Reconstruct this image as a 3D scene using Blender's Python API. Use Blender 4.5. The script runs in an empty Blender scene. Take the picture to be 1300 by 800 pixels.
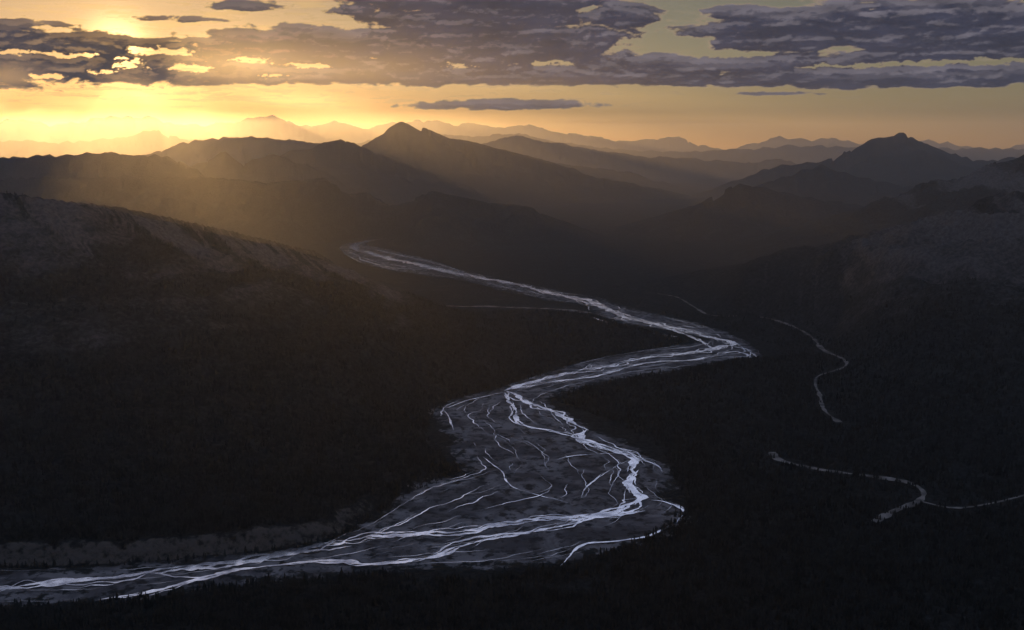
import bpy, bmesh, math, numpy as np, time
from mathutils import Vector
T0=time.time()
rng=np.random.default_rng(7)
# Landmarks are image pixel coordinates, cast as rays through an assumed camera and
# intersected with the valley floor (z=0) or an estimated distance to give world coordinates in metres.
H=600.;F=1264.;TH=math.radians(9.65);ct,st=math.cos(TH),math.sin(TH)
def ray(px,py):
    u=(px-650)/F;v=(400-py)/F
    return u,ct+v*st,-st+v*ct
def gnd(px,py):
    a,b,c=ray(px,py);t=-H/c
    return [round(a*t,1),round(b*t,1)]
def at(px,py,Y):
    a,b,c=ray(px,py);t=Y/b
    return [round(a*t),round(Y),round(H+c*t)]
def ang(px,py):
    a,b,c=ray(px,py)
    return [math.degrees(math.atan2(a,b)),math.degrees(math.atan2(c,math.hypot(a,b)))]
R_=[
 ("A",None,[(-500,212,2300),(-200,226,2400),(0,246,2500),(100,256,2600),(200,277,2750),(300,300,2950),(390,322,3150),(440,342,3300),(490,368,3400),(530,393,3500)],.40,1.1,.015,170,.02),
 ("A2",None,[(-200,236,3100),(0,243,3200),(150,262,3450),(300,292,3800),(400,318,4100)],.45,1.2,.015,200,-.4),
 ("M1",6600,[(-200,225),(0,225),(150,222),(250,224),(340,232),(440,222),(500,232),(600,252),(680,264),(745,290)],.40,1.2,.03,300,-2),
 ("L1",7600,[(-300,185),(-100,188),(0,200),(60,196),(130,192),(210,198),(245,212),(262,228)],.42,1.2,.03,320,-2),
 ("D",8900,[(230,215),(280,192),(310,206),(345,193),(380,205),(410,215)],.5,1.1,.02,300,-2),
 ("S",9800,[(300,215),(370,190),(400,183),(432,174),(470,188),(520,205),(580,232),(640,258)],.42,1.1,.02,350,-2),
 ("P",11500,[(400,196),(470,172),(490,163),(510,152),(522,160),(540,163),(560,170),(600,180),(680,200),(760,222),(840,240),(890,252)],.42,1.0,.012,400,-2),
 ("H",13500,[(170,200),(215,185),(250,176),(300,172),(350,174),(400,180),(450,190)],.40,1.2,.02,400,-2),
 ("N",14500,[(560,195),(640,200),(740,208),(800,218),(880,240)],.35,1.2,.04,450,-2),
 ("F3",19500,[(600,182),(660,172),(720,183),(800,196),(880,200),(950,205),(1000,200)],.35,1.1,.05,600,-2),
 ("F2",28000,[(-300,178),(0,176),(60,180),(110,178),(160,172),(195,163),(230,175),(300,184),(450,180),(560,168),(600,172),(660,168),(700,177),(760,186),(840,192),(900,190),(950,188),(1000,184),(1100,186),(1300,188),(1500,185)],.36,1.1,.05,800,-2),
 ("F1",40000,[(-300,160),(-100,156),(0,153),(40,151),(60,157),(100,153),(150,145),(170,150),(185,147),(220,156),(250,158),(300,153),(345,146),(370,155),(400,162),(425,151),(440,158),(470,160),(500,156),(545,150),(580,157),(600,155),(640,162),(670,158),(700,166),(760,172),(800,178),(860,173),(880,180),(920,190),(990,172),(1020,176),(1060,174),(1090,182),(1180,176),(1230,185),(1270,188),(1300,181),(1500,180)],.38,1.05,.05,900,-2),
 ("R5",12000,[(850,265),(900,245),(940,226),(970,212),(1040,204),(1080,188),(1110,176),(1140,167),(1170,178),(1210,192),(1250,203),(1300,196),(1400,185)],.40,1.1,.02,420,-2),
 ("R4",9000,[(880,264),(940,240),(1000,222),(1045,208),(1090,222),(1150,235),(1230,240),(1350,230)],.42,1.15,.02,350,-2),
 ("R3",7000,[(650,324),(740,303),(800,287),(850,272),(900,248),(940,232),(975,238),(1030,250),(1100,262),(1160,268),(1250,270),(1400,250)],.38,1.15,.02,300,-2),
 ("R1",5400,[(1500,130),(1400,155),(1300,191),(1240,220),(1190,248),(1130,284),(1080,318),(1040,345)],.37,1.1,.02,240,-.1),
 ("R2",None,[(1700,170,3000),(1450,200,3200),(1300,250,3350),(1220,286,3450),(1160,322,3500),(1110,358,3500),(1060,396,3450)],.30,1.1,.015,180,.15),
]
RIDGES=[]
for n,Y,pts,sl,pw,jag,gl,rk in R_:
    P=[at(p[0],p[1],Y if Y else p[2]) for p in pts]
    RIDGES.append([n,P,sl,pw,jag,gl,rk])
RIDGES.append(["camhill",[[-3500,-2400,700],[-1500,-900,640],[0,-60,634],[1500,-900,640],[3500,-2400,700]],.62,1.0,.0,200,-2])
STRIP=[((-200,728),(-200,790)),((0,722),(0,772)),((150,718),(150,765)),((300,704),(300,745)),((400,690),(430,733)),((460,668),(560,722)),((500,640),(690,720)),((540,615),(800,695)),((580,600),(868,655)),((595,585),(850,625)),((575,560),(848,592)),((548,535),(790,562)),((560,515),(725,525)),((620,497),(700,507)),((680,478),(760,488)),((760,455),(850,472)),((850,440),(925,460)),((890,431),(968,457)),((870,424),(952,436)),((790,410),(895,413)),((748,398),(830,398)),((738,388),(770,380)),((690,381),(710,370)),((640,370),(650,357)),((580,355),(590,344)),((520,348),(550,330)),((460,336),(500,318)),((436,323),(468,311)),((432,313),(470,306)),((455,306),(500,302))]
STRIP=[(gnd(*a),gnd(*b)) for a,b in STRIP]
CH=[
 (13,[(-150,765),(0,748),(60,742),(130,738),(200,730),(280,720),(340,710),(400,697),(460,686),(520,680),(580,677),(640,668),(700,660),(760,655),(800,648),(815,635),(800,618),(805,598),(800,582),(770,572),(740,560),(735,545),(715,530),(690,520),(665,510),(650,500),(640,497)]),
 (9,[(120,765),(180,755),(250,738),(320,722),(400,715),(480,718),(540,710),(580,695),(620,685),(700,672),(760,658),(820,650)]),
 (15,[(640,497),(700,480),(760,468),(820,455),(870,450),(910,442),(932,437),(900,428),(860,418),(820,410),(790,403),(760,388),(740,380),(700,373),(660,363),(620,355),(580,348),(550,341),(520,334),(490,328),(470,322),(450,316),(455,310),(475,305)]),
 (4,[(560,522),(600,508),(640,499)]),
 (8,[(640,499),(652,520),(662,540),(700,548),(740,560),(790,575),(830,590),(842,602)]),
 (5,[(710,722),(740,695),(770,690),(830,680),(868,655),(850,640),(815,636)]),
 (3,[(530,545),(538,555),(545,566)]),
 (3.5,[(600,560),(612,580),(635,600),(650,620),(690,632),(735,645)]),
 (3.5,[(562,520),(572,535),(576,549)]),
 (4,[(735,640),(745,620),(772,600),(800,585)]),
 (3.5,[(700,588),(730,580),(790,577)]),
 (9,[(640,497),(690,488),(760,478),(820,462),(880,458),(935,448),(965,463)]),
 (7,[(925,440),(950,446),(968,462)]),
 (8,[(700,372),(760,390),(830,412),(880,430),(905,445)]),
 (6,[(750,403),(800,420),(870,430)]),
 (5,[(455,330),(500,341),(560,343),(610,352)]),
 (5,[(462,314),(500,323),(545,333),(590,346)]),
 (4,[(440,320),(480,334),(530,341)]),
]
CH=[(w,[gnd(*p) for p in pts]) for w,pts in CH]
ROADS=[[(835,374),(860,379),(882,392),(905,402),(960,405),(1000,415),(1030,430),(1045,446),(1072,460),(1070,470),(1040,480),(1035,490),(1041,505),(1046,522),(1065,538)],[(980,575),(990,585),(1040,597),(1100,605),(1150,613),(1172,625),(1165,638),(1135,650),(1110,664)],[(1166,637),(1210,646),(1260,640),(1330,622)]]
ROADS=[[gnd(*p) for p in r] for r in ROADS]
SIDE=[gnd(*p) for p in [(540,388),(590,391),(650,391),(700,393),(752,399)]]
BLOBS=[(60,80,240,30,1.4),(-200,70,300,40,1.3),(330,86,190,25,1.4),(600,93,360,19,1.4),(900,94,330,17,1.45),(1240,98,260,14,1.4),(450,66,180,26,1.4),(350,52,90,14,1.2),(600,10,140,42,1.4),(700,55,130,22,1.2),(560,66,240,26,1.4),(785,22,50,18,1.2),(865,80,120,12,1.3),(940,18,50,12,1.),(1020,42,130,26,1.5),(1140,33,160,28,1.5),(1270,40,170,30,1.5),(1150,75,220,12,1.2),(640,134,125,8,1.0),(30,30,60,6,.7),(230,25,45,6,.7),(310,8,60,9,.7),(980,119,60,3,.8),(800,-80,400,45,1.),(200,-110,300,30,.8),(1300,-110,300,50,1.)]
BL=[]
for px,py,rx,ry,am in BLOBS:
    a,e=ang(px,py);BL.append([a,e,rx/22.5,ry/22.5,am])
HOLES=[]
for px,py,rx,ry in [(166,82,14,7),(205,66,30,5),(250,86,22,5),(310,76,26,4),(128,92,10,5),(95,70,24,4),(60,97,18,3.5),(350,96,16,3),(395,84,22,3),(580,84,14,4),(20,66,30,3),(835,55,55,10),(930,70,50,3.5),(1180,80,70,2.5),(1050,84,40,2),(700,80,26,2),(1270,78,40,3)]:
    a,e=ang(px,py);HOLES.append([a,e,rx/22.5,ry/22.5])
# ---------- noise ----------
_p=rng.permutation(256);PERM=np.concatenate([_p,_p,_p]);_a=rng.random(256)*2*np.pi;GX=np.cos(_a);GY=np.sin(_a)
def pn(x,y,seed=0):
    x=np.asarray(x,float)+seed*37.17;y=np.asarray(y,float)+seed*91.73
    xi=np.floor(x).astype(np.int64);yi=np.floor(y).astype(np.int64);xf=x-xi;yf=y-yi;xi&=255;yi&=255
    u=xf*xf*xf*(xf*(xf*6-15)+10);v=yf*yf*yf*(yf*(yf*6-15)+10)
    def g(ix,iy,fx,fy):
        h=PERM[PERM[ix]+iy];return GX[h]*fx+GY[h]*fy
    a=g(xi,yi,xf,yf);b=g(xi+1,yi,xf-1,yf);c=g(xi,yi+1,xf,yf-1);d=g(xi+1,yi+1,xf-1,yf-1)
    p=a+u*(b-a);q=c+u*(d-c);return (p+v*(q-p))*1.5
def fbm(x,y,o=4,seed=0,gain=.5):
    s=0;a=1;t=0
    for i in range(o):
        s=s+a*pn(x,y,seed+i*3);t+=a;a*=gain;x=x*2.03;y=y*2.03
    return s/t
def ridged(x,y,o=4,seed=0):
    s=0;a=1;t=0
    for i in range(o):
        s=s+a*(1-np.abs(pn(x,y,seed+i*3))*1.6);t+=a;a*=.5;x=x*2.07;y=y*2.07
    return s/t
def ss(a,b,x):
    t=np.clip((x-a)/(b-a),0,1);return t*t*(3-2*t)
def catmull(P,step):
    P=np.array(P,float);Q=np.vstack([2*P[0]-P[1],P,2*P[-1]-P[-2]]);out=[]
    for i in range(1,len(Q)-2):
        n=max(2,int(np.linalg.norm(Q[i+1]-Q[i])/step));t=np.linspace(0,1,n,endpoint=False)[:,None]
        out.append(.5*(2*Q[i]+(Q[i+1]-Q[i-1])*t+(2*Q[i-1]-5*Q[i]+4*Q[i+1]-Q[i+2])*t*t+(3*Q[i]-Q[i-1]-3*Q[i+1]+Q[i+2])*t**3))
    out.append(P[-1:]);return np.vstack(out)
SL=np.array([s[0]+s[1] for s in STRIP])
SF=catmull(SL,30)
CEN=(SF[:,:2]+SF[:,2:])/2;HW=np.linalg.norm(SF[:,2:]-SF[:,:2],axis=1)/2
def seg_d(x,y,a,b):
    dx,dy=b[0]-a[0],b[1]-a[1];L2=dx*dx+dy*dy+1e-9
    t=np.clip(((x-a[0])*dx+(y-a[1])*dy)/L2,0,1)
    return np.hypot(x-a[0]-t*dx,y-a[1]-t*dy),t,math.sqrt(L2)
def river_d(x,y):
    D=np.full(x.shape,1e9)
    m=(np.abs(x)<3500)&(y>800)&(y<8500);xs=x[m];ys=y[m];d=np.full(xs.shape,1e9)
    idx=list(range(0,len(CEN),2))
    if idx[-1]!=len(CEN)-1:idx.append(len(CEN)-1)
    for i,j in zip(idx[:-1],idx[1:]):
        dd,t,_=seg_d(xs,ys,CEN[i],CEN[j]);d=np.minimum(d,dd-(HW[i]*(1-t)+HW[j]*t)*.97)
    D[m]=d;return D
ROADP=np.vstack([catmull(r,15) for r in ROADS])
def road_d(x,y):
    D=np.full(x.shape,1e6);m=(x>0)&(x<2500)&(y>1200)&(y<5000);xs=x[m];ys=y[m];d=np.full(xs.shape,1e12)
    for p in ROADP[::2]:d=np.minimum(d,(xs-p[0])**2+(ys-p[1])**2)
    D[m]=np.sqrt(d);return D
def height(x,y):
    r=np.hypot(x,y)
    wa=np.clip(.010*r,10,150)
    xw=x+wa*fbm(x/700,y/700,4,1);yw=y+wa*fbm(x/700,y/700,4,5)
    z=5*fbm(x/260,y/260,3,9)+2
    z=z+ss(13000,20000,r)*np.maximum(0,350*(fbm(x/3500,y/3500,5,20)+.1))
    rock=np.zeros(x.shape);R2=ridged(x/420,y/420,5,30);R3=ridged(x/1500,y/1500,5,40);Rr=np.where(r<7000,R2,R3)
    for k,(n,P,sl,pw,jag,gl,rk) in enumerate(RIDGES):
        Pa=np.array(P,float);W=Pa[:,2].max()*1.1/sl
        m=(xw>Pa[:,0].min()-W)&(xw<Pa[:,0].max()+W)&(yw>Pa[:,1].min()-W)&(yw<Pa[:,1].max()+W)
        xs=xw[m];ys=yw[m]
        if not len(xs):continue
        best=np.full(xs.shape,-1.);bs=np.zeros(xs.shape);bd=np.zeros(xs.shape);bw=np.ones(xs.shape);bz=np.zeros(xs.shape);s0=0
        for a,b in zip(Pa[:-1],Pa[1:]):
            d,t,L=seg_d(xs,ys,a,b);zc=np.maximum(a[2]+(b[2]-a[2])*t,5);w=zc/sl
            h=zc*np.maximum(0,1-d/w)**pw;q=h>best
            best=np.where(q,h,best);bs=np.where(q,s0+L*t,bs);bd=np.where(q,d,bd);bw=np.where(q,w,bw);bz=np.where(q,zc,bz);s0+=L
        f=np.clip(bd/bw,0,1);bump=np.clip(f*3.5,0,1)*(1-f*.6)
        g=ridged(bs/gl/1.6,bd/gl/5,4,50+k)
        am=.36 if n=="A" else .52
        h=best*(1+jag*2*fbm(bs/(gl*.8),bd*0+k,5,60+k,.6)*(1-f))-bump*best*(am*(1-g)+am*.93*(1-Rr[m])-am*.42)
        h=h+best/(bz+1)*np.clip(bz,0,500)*.045*fbm(x[m]/90,y[m]/90,5,70,.6)*(np.clip(f*6,0,1))
        rr=0
        if rk>-1:
            st_=fbm(bs/30,bd/480,6,80+k,.68)*1.9+.35*fbm(x[m]/160,y[m]/160,5,90,.6)+.4*(g-.5)
            rr=ss(-.1,.9,st_*1.2+1.1*(best/(bz+1)-.55)+rk)*ss(0.1,.5,best/(bz+1))
        zz=z[m];q=h>zz;z[m]=np.where(q,h,zz);rk_=rock[m];rock[m]=np.where(q,rr,rk_)
    d=river_d(x,y)
    bl=ss(-150,-330,x)*ss(1750,1650,y)*ss(1250,1300,y)
    side=y>np.interp(x,CEN[:60,0],CEN[:60,1])
    bl=bl*side
    k=ss(-5,250,d)*(.04+.96*ss(10,260,road_d(x,y)));z=z*k
    zb=(26+8*fbm(x/120,y/120,3,33))*ss(2,30,d+10*fbm(x/30,y/30,4,31))
    z=z+bl*np.maximum(0,zb-z*.6)
    bluff=bl*ss(0,6,d)*ss(36,22,d+14*fbm(x/40,y/40,3,36))
    return z,rock,bluff,d
# ---------- mesh utils ----------
def quadmesh(name,V,Fq,attrs={},smooth=True,n=4):
    me=bpy.data.meshes.new(name);V=np.asarray(V,np.float32);Fq=np.asarray(Fq,np.int32)
    me.vertices.add(len(V));me.vertices.foreach_set("co",V.ravel())
    me.loops.add(Fq.size);me.loops.foreach_set("vertex_index",Fq.ravel())
    me.polygons.add(len(Fq));me.polygons.foreach_set("loop_start",np.arange(0,Fq.size,n,dtype=np.int32))
    me.polygons.foreach_set("use_smooth",np.full(len(Fq),smooth))
    me.update(calc_edges=True)
    for k,a in attrs.items():
        a=np.asarray(a,np.float32)
        if a.ndim==3:
            at_=me.attributes.new(k,'FLOAT_COLOR','POINT');at_.data.foreach_set("color",a.reshape(-1,4).ravel())
        else:
            at_=me.attributes.new(k,'FLOAT','POINT');at_.data.foreach_set("value",a.ravel())
    ob=bpy.data.objects.new(name,me);bpy.context.collection.objects.link(ob);return ob
def gridf(nr,nc):
    i=np.arange(nr-1)[:,None]*nc+np.arange(nc-1)[None,:]
    return np.stack([i,i+1,i+1+nc,i+nc],-1).reshape(-1,4)
class NT:
    def __init__(s,nt):s.n=nt.nodes;s.l=nt.links
    def a(s,t,**k):
        nd=s.n.new(t)
        for q,v in k.items():
            if q=='i':
                for kk,vv in v.items():
                    if hasattr(vv,'is_output'):s.l.new(vv,nd.inputs[kk])
                    else:nd.inputs[kk].default_value=vv
            else:setattr(nd,q,v)
        return nd
    def m(s,op,a,b=0.,c=0.):
        return s.a('ShaderNodeMath',operation=op,i={0:a,1:b,2:c}).outputs[0]
    def mix(s,f,a,b):
        return s.a('ShaderNodeMix',data_type='RGBA',i={0:f,6:a,7:b}).outputs[2]
    def sst(s,x,a,b,lo=0.,hi=1.):
        return s.a('ShaderNodeMapRange',interpolation_type='SMOOTHSTEP',i={0:x,1:a,2:b,3:lo,4:hi}).outputs[0]
    def at(s,name,o='Fac'):return s.a('ShaderNodeAttribute',attribute_name=name).outputs[o]
    def noise(s,vec,sc,det=4.,ro=.5,dist=0.):
        return s.a('ShaderNodeTexNoise',i={'Vector':vec,'Scale':sc,'Detail':det,'Roughness':ro,'Distortion':dist}).outputs[0]
def newmat(name):
    m=bpy.data.materials.new(name);m.use_nodes=True;m.node_tree.nodes.clear();return m,NT(m.node_tree)
def col(r,g,b):return (r,g,b,1)
# ---------- terrain ----------
fr=np.radians(np.linspace(-37,37,1150));side_=np.radians(np.linspace(37,180,60)[1:])
AZ=np.concatenate([-side_[::-1],fr,side_])
RR=np.concatenate([np.linspace(3,900,30)[:-1],np.geomspace(900,7000,600)[:-1],np.geomspace(7000,60000,330)])
A,R=np.meshgrid(AZ,RR)
X=(R*np.sin(A)).ravel();Y=(R*np.cos(A)).ravel()
Z,ROCK,BLUFF,RD=height(X,Y)
terrain=quadmesh("mountain_terrain",np.stack([X,Y,Z],1),gridf(len(RR),len(AZ))[:,::-1],{"rock":ROCK,"bluff":BLUFF})
mt,n=newmat("mountain_ground")
pos=n.a('ShaderNodeNewGeometry').outputs['Position']
n1=n.noise(pos,.012,6.,.6);n2=n.noise(pos,.09,5.,.65)
forest=n.mix(n.sst(n2,.35,.7),col(.009,.012,.013),col(.028,.032,.033))
forest=n.mix(n.sst(n1,.5,.75),forest,col(.030,.034,.034))
rockc=n.mix(n.sst(n2,.3,.7),col(.048,.047,.049),col(.095,.092,.093))
rf=n.m('MULTIPLY',n.sst(n.m('ADD',n.at("rock"),n.m('MULTIPLY',n.m('SUBTRACT',n2,.5),.8)),.15,1.1),.92)
c=n.mix(rf,forest,rockc)
c=n.mix(n.m('MULTIPLY',n.sst(n.m('ADD',n.at("bluff"),n.m('MULTIPLY',n.m('SUBTRACT',n2,.5),2.2)),.5,1.1),.9),c,col(.090,.082,.075))
bump=n.a('ShaderNodeBump',i={'Strength':1.,'Distance':12.,'Height':n2})
b=n.a('ShaderNodeBsdfDiffuse',i={'Color':c,'Normal':bump.outputs[0]})
n.a('ShaderNodeOutputMaterial',i={'Surface':b.outputs[0]})
terrain.data.materials.append(mt)
# ---------- floodplain ----------
SD=catmull(SL,9);ns=len(SD);ncol=41
Lp=SD[:,:2];Rp=SD[:,2:];MID=(Lp+Rp)/2;sl_=np.concatenate([[0],np.cumsum(np.linalg.norm(np.diff(MID,axis=0),axis=1))])
wid=np.linalg.norm(Rp-Lp,axis=1)
tt=np.linspace(0,1,ncol)[None,:]+0*sl_[:,None]
e0=(.15*fbm(sl_/140,sl_*0+3,4,2)+.08*fbm(sl_/25,sl_*0,3,6)-.02)[:,None];e1=(.15*fbm(sl_/140,sl_*0+8,4,3)+.08*fbm(sl_/25,sl_*0,3,7)+.02)[:,None]
tt=tt*(1+e1-e0)+e0
FX=Lp[:,0:1]*(1-tt)+Rp[:,0:1]*tt;FY=Lp[:,1:2]*(1-tt)+Rp[:,1:2]*tt
edge=np.minimum(np.linspace(0,1,ncol),1-np.linspace(0,1,ncol))[None,:]*wid[:,None]
FZ=1.2+.6*fbm(FX/60,FY/60,3,4)-(edge<1)*3
flood=quadmesh("gravel_floodplain",np.stack([FX.ravel(),FY.ravel(),FZ.ravel()],1),gridf(ns,ncol),{"edge":np.clip(edge/60,0,1)-.7*ss(2900,4300,FY)})
gm,n=newmat("river_gravel")
pos=n.a('ShaderNodeNewGeometry').outputs['Position']
n1=n.noise(pos,.010,8.,.62,1.5);n2=n.noise(pos,.045,7.,.68);n3=n.noise(pos,.4,4.,.6)
c=n.mix(n.sst(n1,.38,.65),col(.052,.051,.055),col(.150,.146,.152))
c=n.mix(n.sst(n2,.49,.60),c,col(.026,.027,.029))
veg=n.sst(n.m('ADD',n.m('SUBTRACT',1.,n.at("edge")),n.m('MULTIPLY',n.m('SUBTRACT',n2,.5),4.5)),.4,1.)
c=n.mix(veg,c,col(.014,.017,.017))
b=n.a('ShaderNodeBsdfDiffuse',i={'Color':c,'Normal':n.a('ShaderNodeBump',i={'Strength':.5,'Distance':1.,'Height':n3}).outputs[0]})
n.a('ShaderNodeOutputMaterial',i={'Surface':b.outputs[0]});flood.data.materials.append(gm)
# ---------- river ----------
RV=[];RF=[];cnt=[0,0]
def ribbon(P,w,z):
    if len(P)<3:return
    T=np.gradient(P,axis=0);T/=np.linalg.norm(T,axis=1)[:,None]+1e-9;N=np.stack([-T[:,1],T[:,0]],1)
    a=P+N*w[:,None]/2;b_=P-N*w[:,None]/2;m=len(P)
    V=np.empty((2*m,3));V[0::2,:2]=a;V[1::2,:2]=b_;V[:,2]=np.repeat(np.broadcast_to(z,(m,)),2)
    i=np.arange(m-1)*2+cnt[0];RF.append(np.stack([i+1,i+3,i+2,i],1));RV.append(V);cnt[0]+=2*m
def ribbon_split(P,w,z,mn=.7):
    on=w>mn;i=0
    while i<len(P):
        if on[i]:
            j=i
            while j<len(P) and on[j]:j+=1
            if j-i>8:
                q=np.arange(j-i);tp=np.minimum(1,np.minimum(q,j-i-1-q)/10.)
                ribbon(P[i:j],(w[i:j]-mn+.15)*tp+.05,z)
            i=j
        else:i+=1
zz=2.3
for k,(w,pts) in enumerate(CH):
    P=catmull(pts,5);s=np.concatenate([[0],np.cumsum(np.linalg.norm(np.diff(P,axis=0),axis=1))])
    T=np.gradient(P,axis=0);T/=np.linalg.norm(T,axis=1)[:,None]+1e-9;N=np.stack([-T[:,1],T[:,0]],1)
    end=np.minimum(1,np.minimum(s,s[-1]-s)/40);far=np.clip(P[:,1]/2600,1,2.2)
    for q in range(6 if w>12 else 4 if w>7 else 2 if w>3.2 else 1):
        off=(w*(1.+.9*q)*fbm(s/130,s*0+k,3,11+q*5)+w*.9*fbm(s/35,s*0+k,3,13+q*5))*end*(1+.7*(far-1))
        W=w*far*(.72+2.4*fbm(s/50/far,s*0+k,5,14+q*3,.68))*(1,.6,.5,.4,.3,.25)[q]
        ribbon_split(P+N*off[:,None],np.maximum(W,.0)*np.clip(end+.25,0,1),zz);zz+=.025
NTH=34
farS=np.clip(MID[:,1]/2500,1,2.2)
for i in range(NTH):
    tr=((i*7)%NTH+.5)/NTH+.24*fbm(sl_/900+i*7.3,sl_*0+i*2.7,2,100+i)+.11*fbm(sl_/170+i,sl_*0+i*1.3,3,130+i)
    tr=np.clip(tr,.06,.94);P=Lp*(1-tr)[:,None]+Rp*tr[:,None]
    base=np.clip(wid/75,1.6,3.)*farS*(1 if i<12 else ss(4200,3300,MID[:,1]))*(1 if i<18 else .62)*(1 if i<24 else ss(120,260,wid))
    W=base*np.maximum(0,.17+2.4*fbm(sl_/260+i*3.1,sl_*0+i,6,160+i,.62))
    P=P+np.stack([8*fbm(sl_/35,sl_*0+i,4,200+i,.6),8*fbm(sl_/35,sl_*0+i,4,240+i,.6)],1)
    ribbon_split(P,W,zz);zz+=.025
river=quadmesh("braided_river",np.vstack(RV),np.vstack(RF))
mt,n=newmat("river_water")
pos=n.a('ShaderNodeNewGeometry').outputs['Position']
nb=n.noise(pos,.25,3.,.6);nr=n.noise(pos,.02,4.,.6)
b=n.a('ShaderNodeBsdfPrincipled',i={'Base Color':n.mix(n.sst(nr,.36,.62),col(.30,.31,.36),col(.95,.95,.98)),'Metallic':.85,'Roughness':.2,'IOR':1.5,'Normal':n.a('ShaderNodeBump',i={'Strength':.35,'Distance':.6,'Height':nb}).outputs[0]})
n.a('ShaderNodeOutputMaterial',i={'Surface':b.outputs[0]});river.data.materials.append(mt)
# ---------- road + side channel ----------
RV=[];RF=[];cnt=[0,0]
for k,r in enumerate(ROADS):
    P=catmull(r,6);zr=height(P[:,0],P[:,1])[0];zr=np.convolve(np.pad(zr,4,mode='edge'),np.ones(9)/9,'valid')
    s=np.arange(len(P))*6.;ribbon(P,np.maximum(5.,9+22*fbm(s/60,s*0+k,4,9)),zr+1.6+.05*k)
road=quadmesh("gravel_road",np.vstack(RV),np.vstack(RF))
mt,n=newmat("road_gravel")
pos=n.a('ShaderNodeNewGeometry').outputs['Position']
c=n.mix(n.sst(n.noise(pos,.03,5.,.6),.35,.65),col(.06,.058,.055),col(.18,.17,.16))
n.a('ShaderNodeOutputMaterial',i={'Surface':n.a('ShaderNodeBsdfDiffuse',i={'Color':c}).outputs[0]});road.data.materials.append(mt)
RV=[];RF=[];cnt=[0,0]
P=catmull(SIDE,8);s=np.arange(len(P))*8.;zr=height(P[:,0],P[:,1])[0];zr=np.convolve(np.pad(zr,8,mode='edge'),np.ones(17)/17,'valid')
P=P+np.stack([s*0,25*fbm(s/150,s*0,3,77)],1)
ribbon(P,np.maximum(5,26+50*fbm(s/90,s*0,4,71)),zr+2.5)
sc=quadmesh("side_stream_gravel",np.vstack(RV),np.vstack(RF));sc.data.materials.append(mt)
# ---------- forest ----------
def tree(tiers,sides,sd):
    g=np.random.default_rng(sd);V=[];Fc=[]
    for k in range(4):
        a=k*math.pi/2;V.append((.018*math.cos(a),.018*math.sin(a),0));
    V.append((0,0,.9))
    for k in range(4):Fc.append((k,(k+1)%4,4))
    for t in range(tiers):
        z0=.10+.80*t/tiers;z1=min(1,z0+1.5/tiers*.9);rad=.17*(1-t/tiers)**.8+.02;i0=len(V)
        for k in range(sides):
            a=2*math.pi*(k+g.random()*.6)/sides+t;rr=rad*(.6+.7*g.random());V.append((rr*math.cos(a),rr*math.sin(a),z0+(g.random()-.5)*.06))
        V.append((0,0,z1))
        for k in range(sides):Fc.append((i0+k,i0+(k+1)%sides,i0+sides))
    return np.array(V),np.array(Fc)
protoN=[tree(5,5,i) for i in range(4)];protoF=[tree(2,4,10+i) for i in range(3)]
N0=260000
u=rng.random(N0);ra=1050*(3600/1050)**(u**.85);aa=np.radians(-33+66*rng.random(N0))
tx=ra*np.sin(aa);ty=ra*np.cos(aa);tz,tr_,tb,td=height(tx,ty)
keep=(td>-10+14*rng.random(N0))&(tb<.3)&(tr_<.16+.1*rng.random(N0))&(fbm(tx/90,ty/90,3,55)+.5*rng.random(N0)>-.12)
keep&=road_d(tx,ty)>14
keep&=rng.random(N0)<.42
tx,ty,tz,ra,tr_=tx[keep],ty[keep],tz[keep],ra[keep],tr_[keep]
hs=(6+8*rng.random(len(tx))**1.5)*(1-1.2*tr_);near=ra<1600
VV=[];FF=[];base=0
grp=rng.integers(0,12,len(tx))
for near_,protos in ((True,protoN),(False,protoF)):
    for i,(V,Fc) in enumerate(protos):
        m=(near==near_)&(grp%len(protos)==i);q=np.where(m)[0];k=len(q)
        if not k:continue
        th=rng.random(k)*6.28;c_,s_=np.cos(th),np.sin(th);sc_=hs[q];fat=1+.5*rng.random(k)
        vx=(V[None,:,0]*c_[:,None]-V[None,:,1]*s_[:,None])*(sc_*fat)[:,None]+tx[q][:,None]
        vy=(V[None,:,0]*s_[:,None]+V[None,:,1]*c_[:,None])*(sc_*fat)[:,None]+ty[q][:,None]
        vz=V[None,:,2]*sc_[:,None]+tz[q][:,None]-.5
        VV.append(np.stack([vx,vy,vz],-1).reshape(-1,3));FF.append((Fc[None]+(np.arange(k)*len(V))[:,None,None]+base).reshape(-1,3));base+=k*len(V)
fo=quadmesh("conifer_forest",np.vstack(VV),np.vstack(FF),smooth=False,n=3)
mt,n=newmat("conifer_needles")
pos=n.a('ShaderNodeNewGeometry').outputs['Position']
c=n.mix(n.sst(n.noise(pos,.05,2.,.7),.35,.65),col(.008,.011,.011),col(.023,.027,.027))
n.a('ShaderNodeOutputMaterial',i={'Surface':n.a('ShaderNodeBsdfDiffuse',i={'Color':c}).outputs[0]});fo.data.materials.append(mt)
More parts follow.
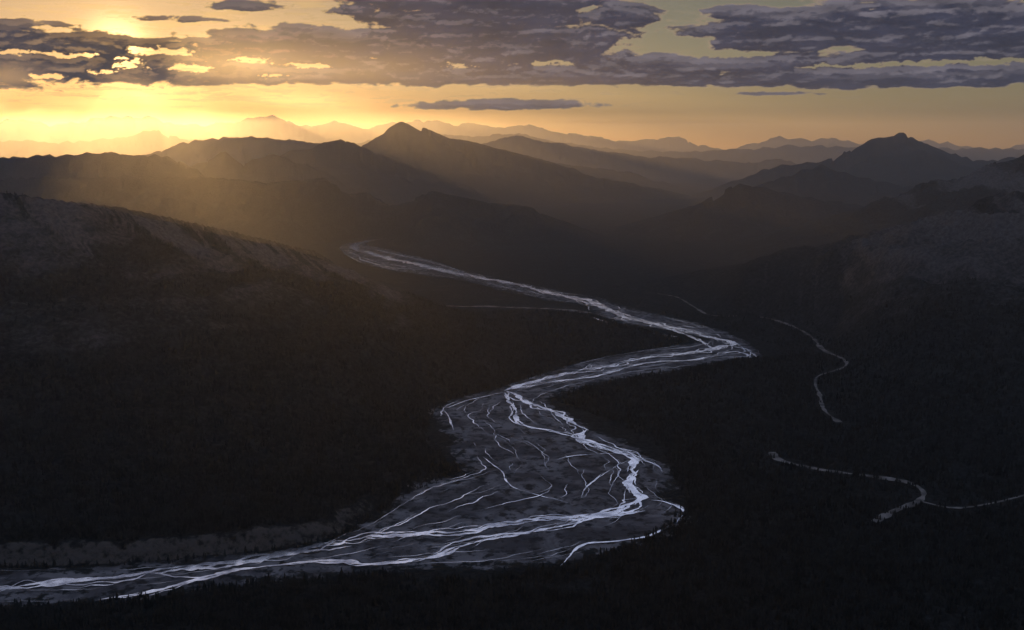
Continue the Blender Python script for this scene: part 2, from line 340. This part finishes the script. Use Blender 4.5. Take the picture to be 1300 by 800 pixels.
# ---------- cloud bank ----------
SAZ,SEL=-21.0,5.0
RC=46000.
ca=np.concatenate([np.linspace(-70,-36,100)[:-1],np.linspace(-36,36,1700),np.linspace(36,70,100)[1:]]);ce=np.concatenate([np.linspace(.8,9,260)[:-1],np.linspace(9,22,60)]);CA,CE=np.meshgrid(ca,ce)
def cloudD(a,e):
    env=np.full(a.shape,-1.5)
    aw=a+1.0*fbm(a/2.2,e/1.0,3,300);ew=e+.16*fbm(a/1.3,e/.7,3,310)
    for ba,be,rx,ry,am in BL:
        dy=(ew-be)/ry;dy=np.where(dy<0,dy*1.5,dy)
        env=np.maximum(env,am*1.15-((aw-ba)/rx)**2-dy**2)
    env=np.clip(env,-1.5,1)
    ah=a+1.6*fbm(a/1.1,e/.5,5,500,.65);eh=e+.34*fbm(a/1.0,e/.45,5,510,.65)
    for ha,he,rx,ry in HOLES:
        env=env-1.7*np.exp(-((ah-ha)/rx)**2-((eh-he)/ry)**2)
    x=(a+.8*fbm(a/2.5,e/1.2,2,330))/1.9;y=(e+.2*fbm(a/2,e,2,333))/.85
    bil=0;am=1;t=0
    for i in range(7):
        bil=bil+am*(np.abs(pn(x,y,320+i*3))*2.2-.55);t+=am;am*=.6;x=x*2.15+.7;y=y*2.0+.3
    return env*.95+.04-.65*bil/t+1.0*fbm(a/3.6,e/.65,7,350,.62)
D=cloudD(CA,CE);D2=cloudD(CA-.1,CE+.2);D3=cloudD(CA,CE+.6)
glow=np.exp(-(((CA-SAZ)/6.5)**2+((CE-SEL)/2.2)**2))
alpha=ss(0,.26,D);core=ss(.02,.42,D)
lit=ss(0.06,.42,D-D2)*.8+ss(.2,1.,D-D3)*.4
gl=glow[...,None]
wideg=np.exp(-((CA-SAZ)/20)**2)[...,None]
edgec=(1-gl)*((1-wideg)*np.array([.36,.27,.18])+wideg*np.array([.74,.46,.16]))+gl*np.array([1.4,.80,.24])  # sunlit rims, gold near the sun and shaded cores painted into emission colour
corec=(1-gl)*np.array([.026,.027,.048])+gl*np.array([.045,.034,.03])
litc=(1-gl)*((1-wideg)*np.array([.16,.145,.17])+wideg*np.array([.14,.12,.13]))+gl*np.array([.42,.24,.09])
C=edgec*(1-core[...,None])+corec*core[...,None]
C=C+(litc-C)*(np.clip(lit,0,1)*core)[...,None]*.75
C=C*(1+.7*fbm(CA/3.,CE/.6,6,370,.5))[...,None]
wisp=ss(.05,.45,fbm(CA/2.6+.3*fbm(CA,CE*2,3,600),CE/.35,6,610,.6)+.25*np.exp(-((CA+15)/14)**2)-.12)*ss(1.6,3.,CE)*.5
C=C*alpha[...,None]+(1-alpha[...,None])*edgec*1.15
alpha=np.maximum(alpha,wisp)
C=np.concatenate([np.clip(C,0,5),alpha[...,None]],-1)
CX=RC*np.sin(np.radians(CA));CY=RC*np.cos(np.radians(CA));CZ=H+RC*np.tan(np.radians(CE))
cl=quadmesh("cloud_bank",np.stack([CX.ravel(),CY.ravel(),CZ.ravel()],1),gridf(*CA.shape),{"lit_tone":C})
mt,n=newmat("cloud");mt.cycles.emission_sampling='NONE'
an=n.a('ShaderNodeAttribute',attribute_name="lit_tone")
em=n.a('ShaderNodeEmission',i={'Color':an.outputs['Color'],'Strength':1.})
mx=n.a('ShaderNodeMixShader',i={0:an.outputs['Alpha'],1:n.a('ShaderNodeBsdfTransparent').outputs[0],2:em.outputs[0]})
n.a('ShaderNodeOutputMaterial',i={'Surface':mx.outputs[0]});cl.data.materials.append(mt)
# ---------- haze ----------
bm=bmesh.new();bmesh.ops.create_cone(bm,cap_ends=True,segments=64,radius1=44000,radius2=44000,depth=1700)
me=bpy.data.meshes.new("haze");bm.to_mesh(me);hz=bpy.data.objects.new("atmosphere_haze",me);bpy.context.collection.objects.link(hz);hz.location=(0,0,650)
mt,n=newmat("haze_air")
vs=n.a('ShaderNodeVolumeScatter',i={'Color':col(.90,.94,1.),'Density':2.2e-5,'Anisotropy':.76})
n.a('ShaderNodeOutputMaterial',i={'Volume':vs.outputs[0]});me.materials.append(mt)
# ---------- light ----------
az,el=math.radians(SAZ),math.radians(SEL)
dv=Vector((math.sin(az)*math.cos(el),math.cos(az)*math.cos(el),math.sin(el)))
w=bpy.data.worlds.new("World");bpy.context.scene.world=w;w.use_nodes=True;w.node_tree.nodes.clear();n=NT(w.node_tree)
sky=n.a('ShaderNodeTexSky',sky_type='NISHITA',sun_disc=False,sun_elevation=el,sun_rotation=az,altitude=1500,air_density=1.,dust_density=1.1,ozone_density=1.)
tc=n.a('ShaderNodeTexCoord').outputs['Generated']
nz=n.a('ShaderNodeVectorMath',operation='NORMALIZE',i={0:tc}).outputs[0]
zc=n.a('ShaderNodeSeparateXYZ',i={0:nz}).outputs[2]
dot=n.a('ShaderNodeVectorMath',operation='DOT_PRODUCT',i={0:nz,1:dv}).outputs['Value']
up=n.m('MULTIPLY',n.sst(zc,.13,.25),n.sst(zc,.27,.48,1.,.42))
upper_fill=n.mix(up,col(0,0,0),col(.45,.53,.82))  # added sky band above the view, shaped to brighten river reflections and ground
aur=n.m('ADD',n.m('MULTIPLY',n.m('POWER',n.m('MAXIMUM',dot,0.),4000.),2.5),n.m('MULTIPLY',n.m('POWER',n.m('MAXIMUM',dot,0.),300.),.2))
tint=n.a('ShaderNodeMix',data_type='RGBA',blend_type='MULTIPLY',i={0:1.,6:sky.outputs[0],7:col(1.12,.88,.68)}).outputs[2]
b1=n.a('ShaderNodeBackground',i={'Color':tint,'Strength':.045})
b2=n.a('ShaderNodeBackground',i={'Color':upper_fill,'Strength':1.})
b3=n.a('ShaderNodeBackground',i={'Color':col(1,.65,.25),'Strength':aur})
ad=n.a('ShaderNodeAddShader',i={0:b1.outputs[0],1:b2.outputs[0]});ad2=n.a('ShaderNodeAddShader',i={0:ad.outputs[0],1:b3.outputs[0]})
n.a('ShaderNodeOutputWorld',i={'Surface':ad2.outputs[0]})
ld=bpy.data.lights.new("sun",'SUN');ld.energy=4.4;ld.angle=math.radians(.5);ld.color=(1,.54,.17)
so=bpy.data.objects.new("sun",ld);bpy.context.collection.objects.link(so)
so.rotation_euler=dv.to_track_quat('Z','Y').to_euler()
cd=bpy.data.cameras.new("camera");cd.lens=35;cd.sensor_width=36;cd.clip_start=1;cd.clip_end=200000
co=bpy.data.objects.new("camera",cd);bpy.context.collection.objects.link(co);co.location=(0,0,H);co.rotation_euler=(math.radians(90-9.65),0,0)
s=bpy.context.scene;s.camera=co;s.view_settings.view_transform='Standard';s.view_settings.look='None';s.view_settings.exposure=0
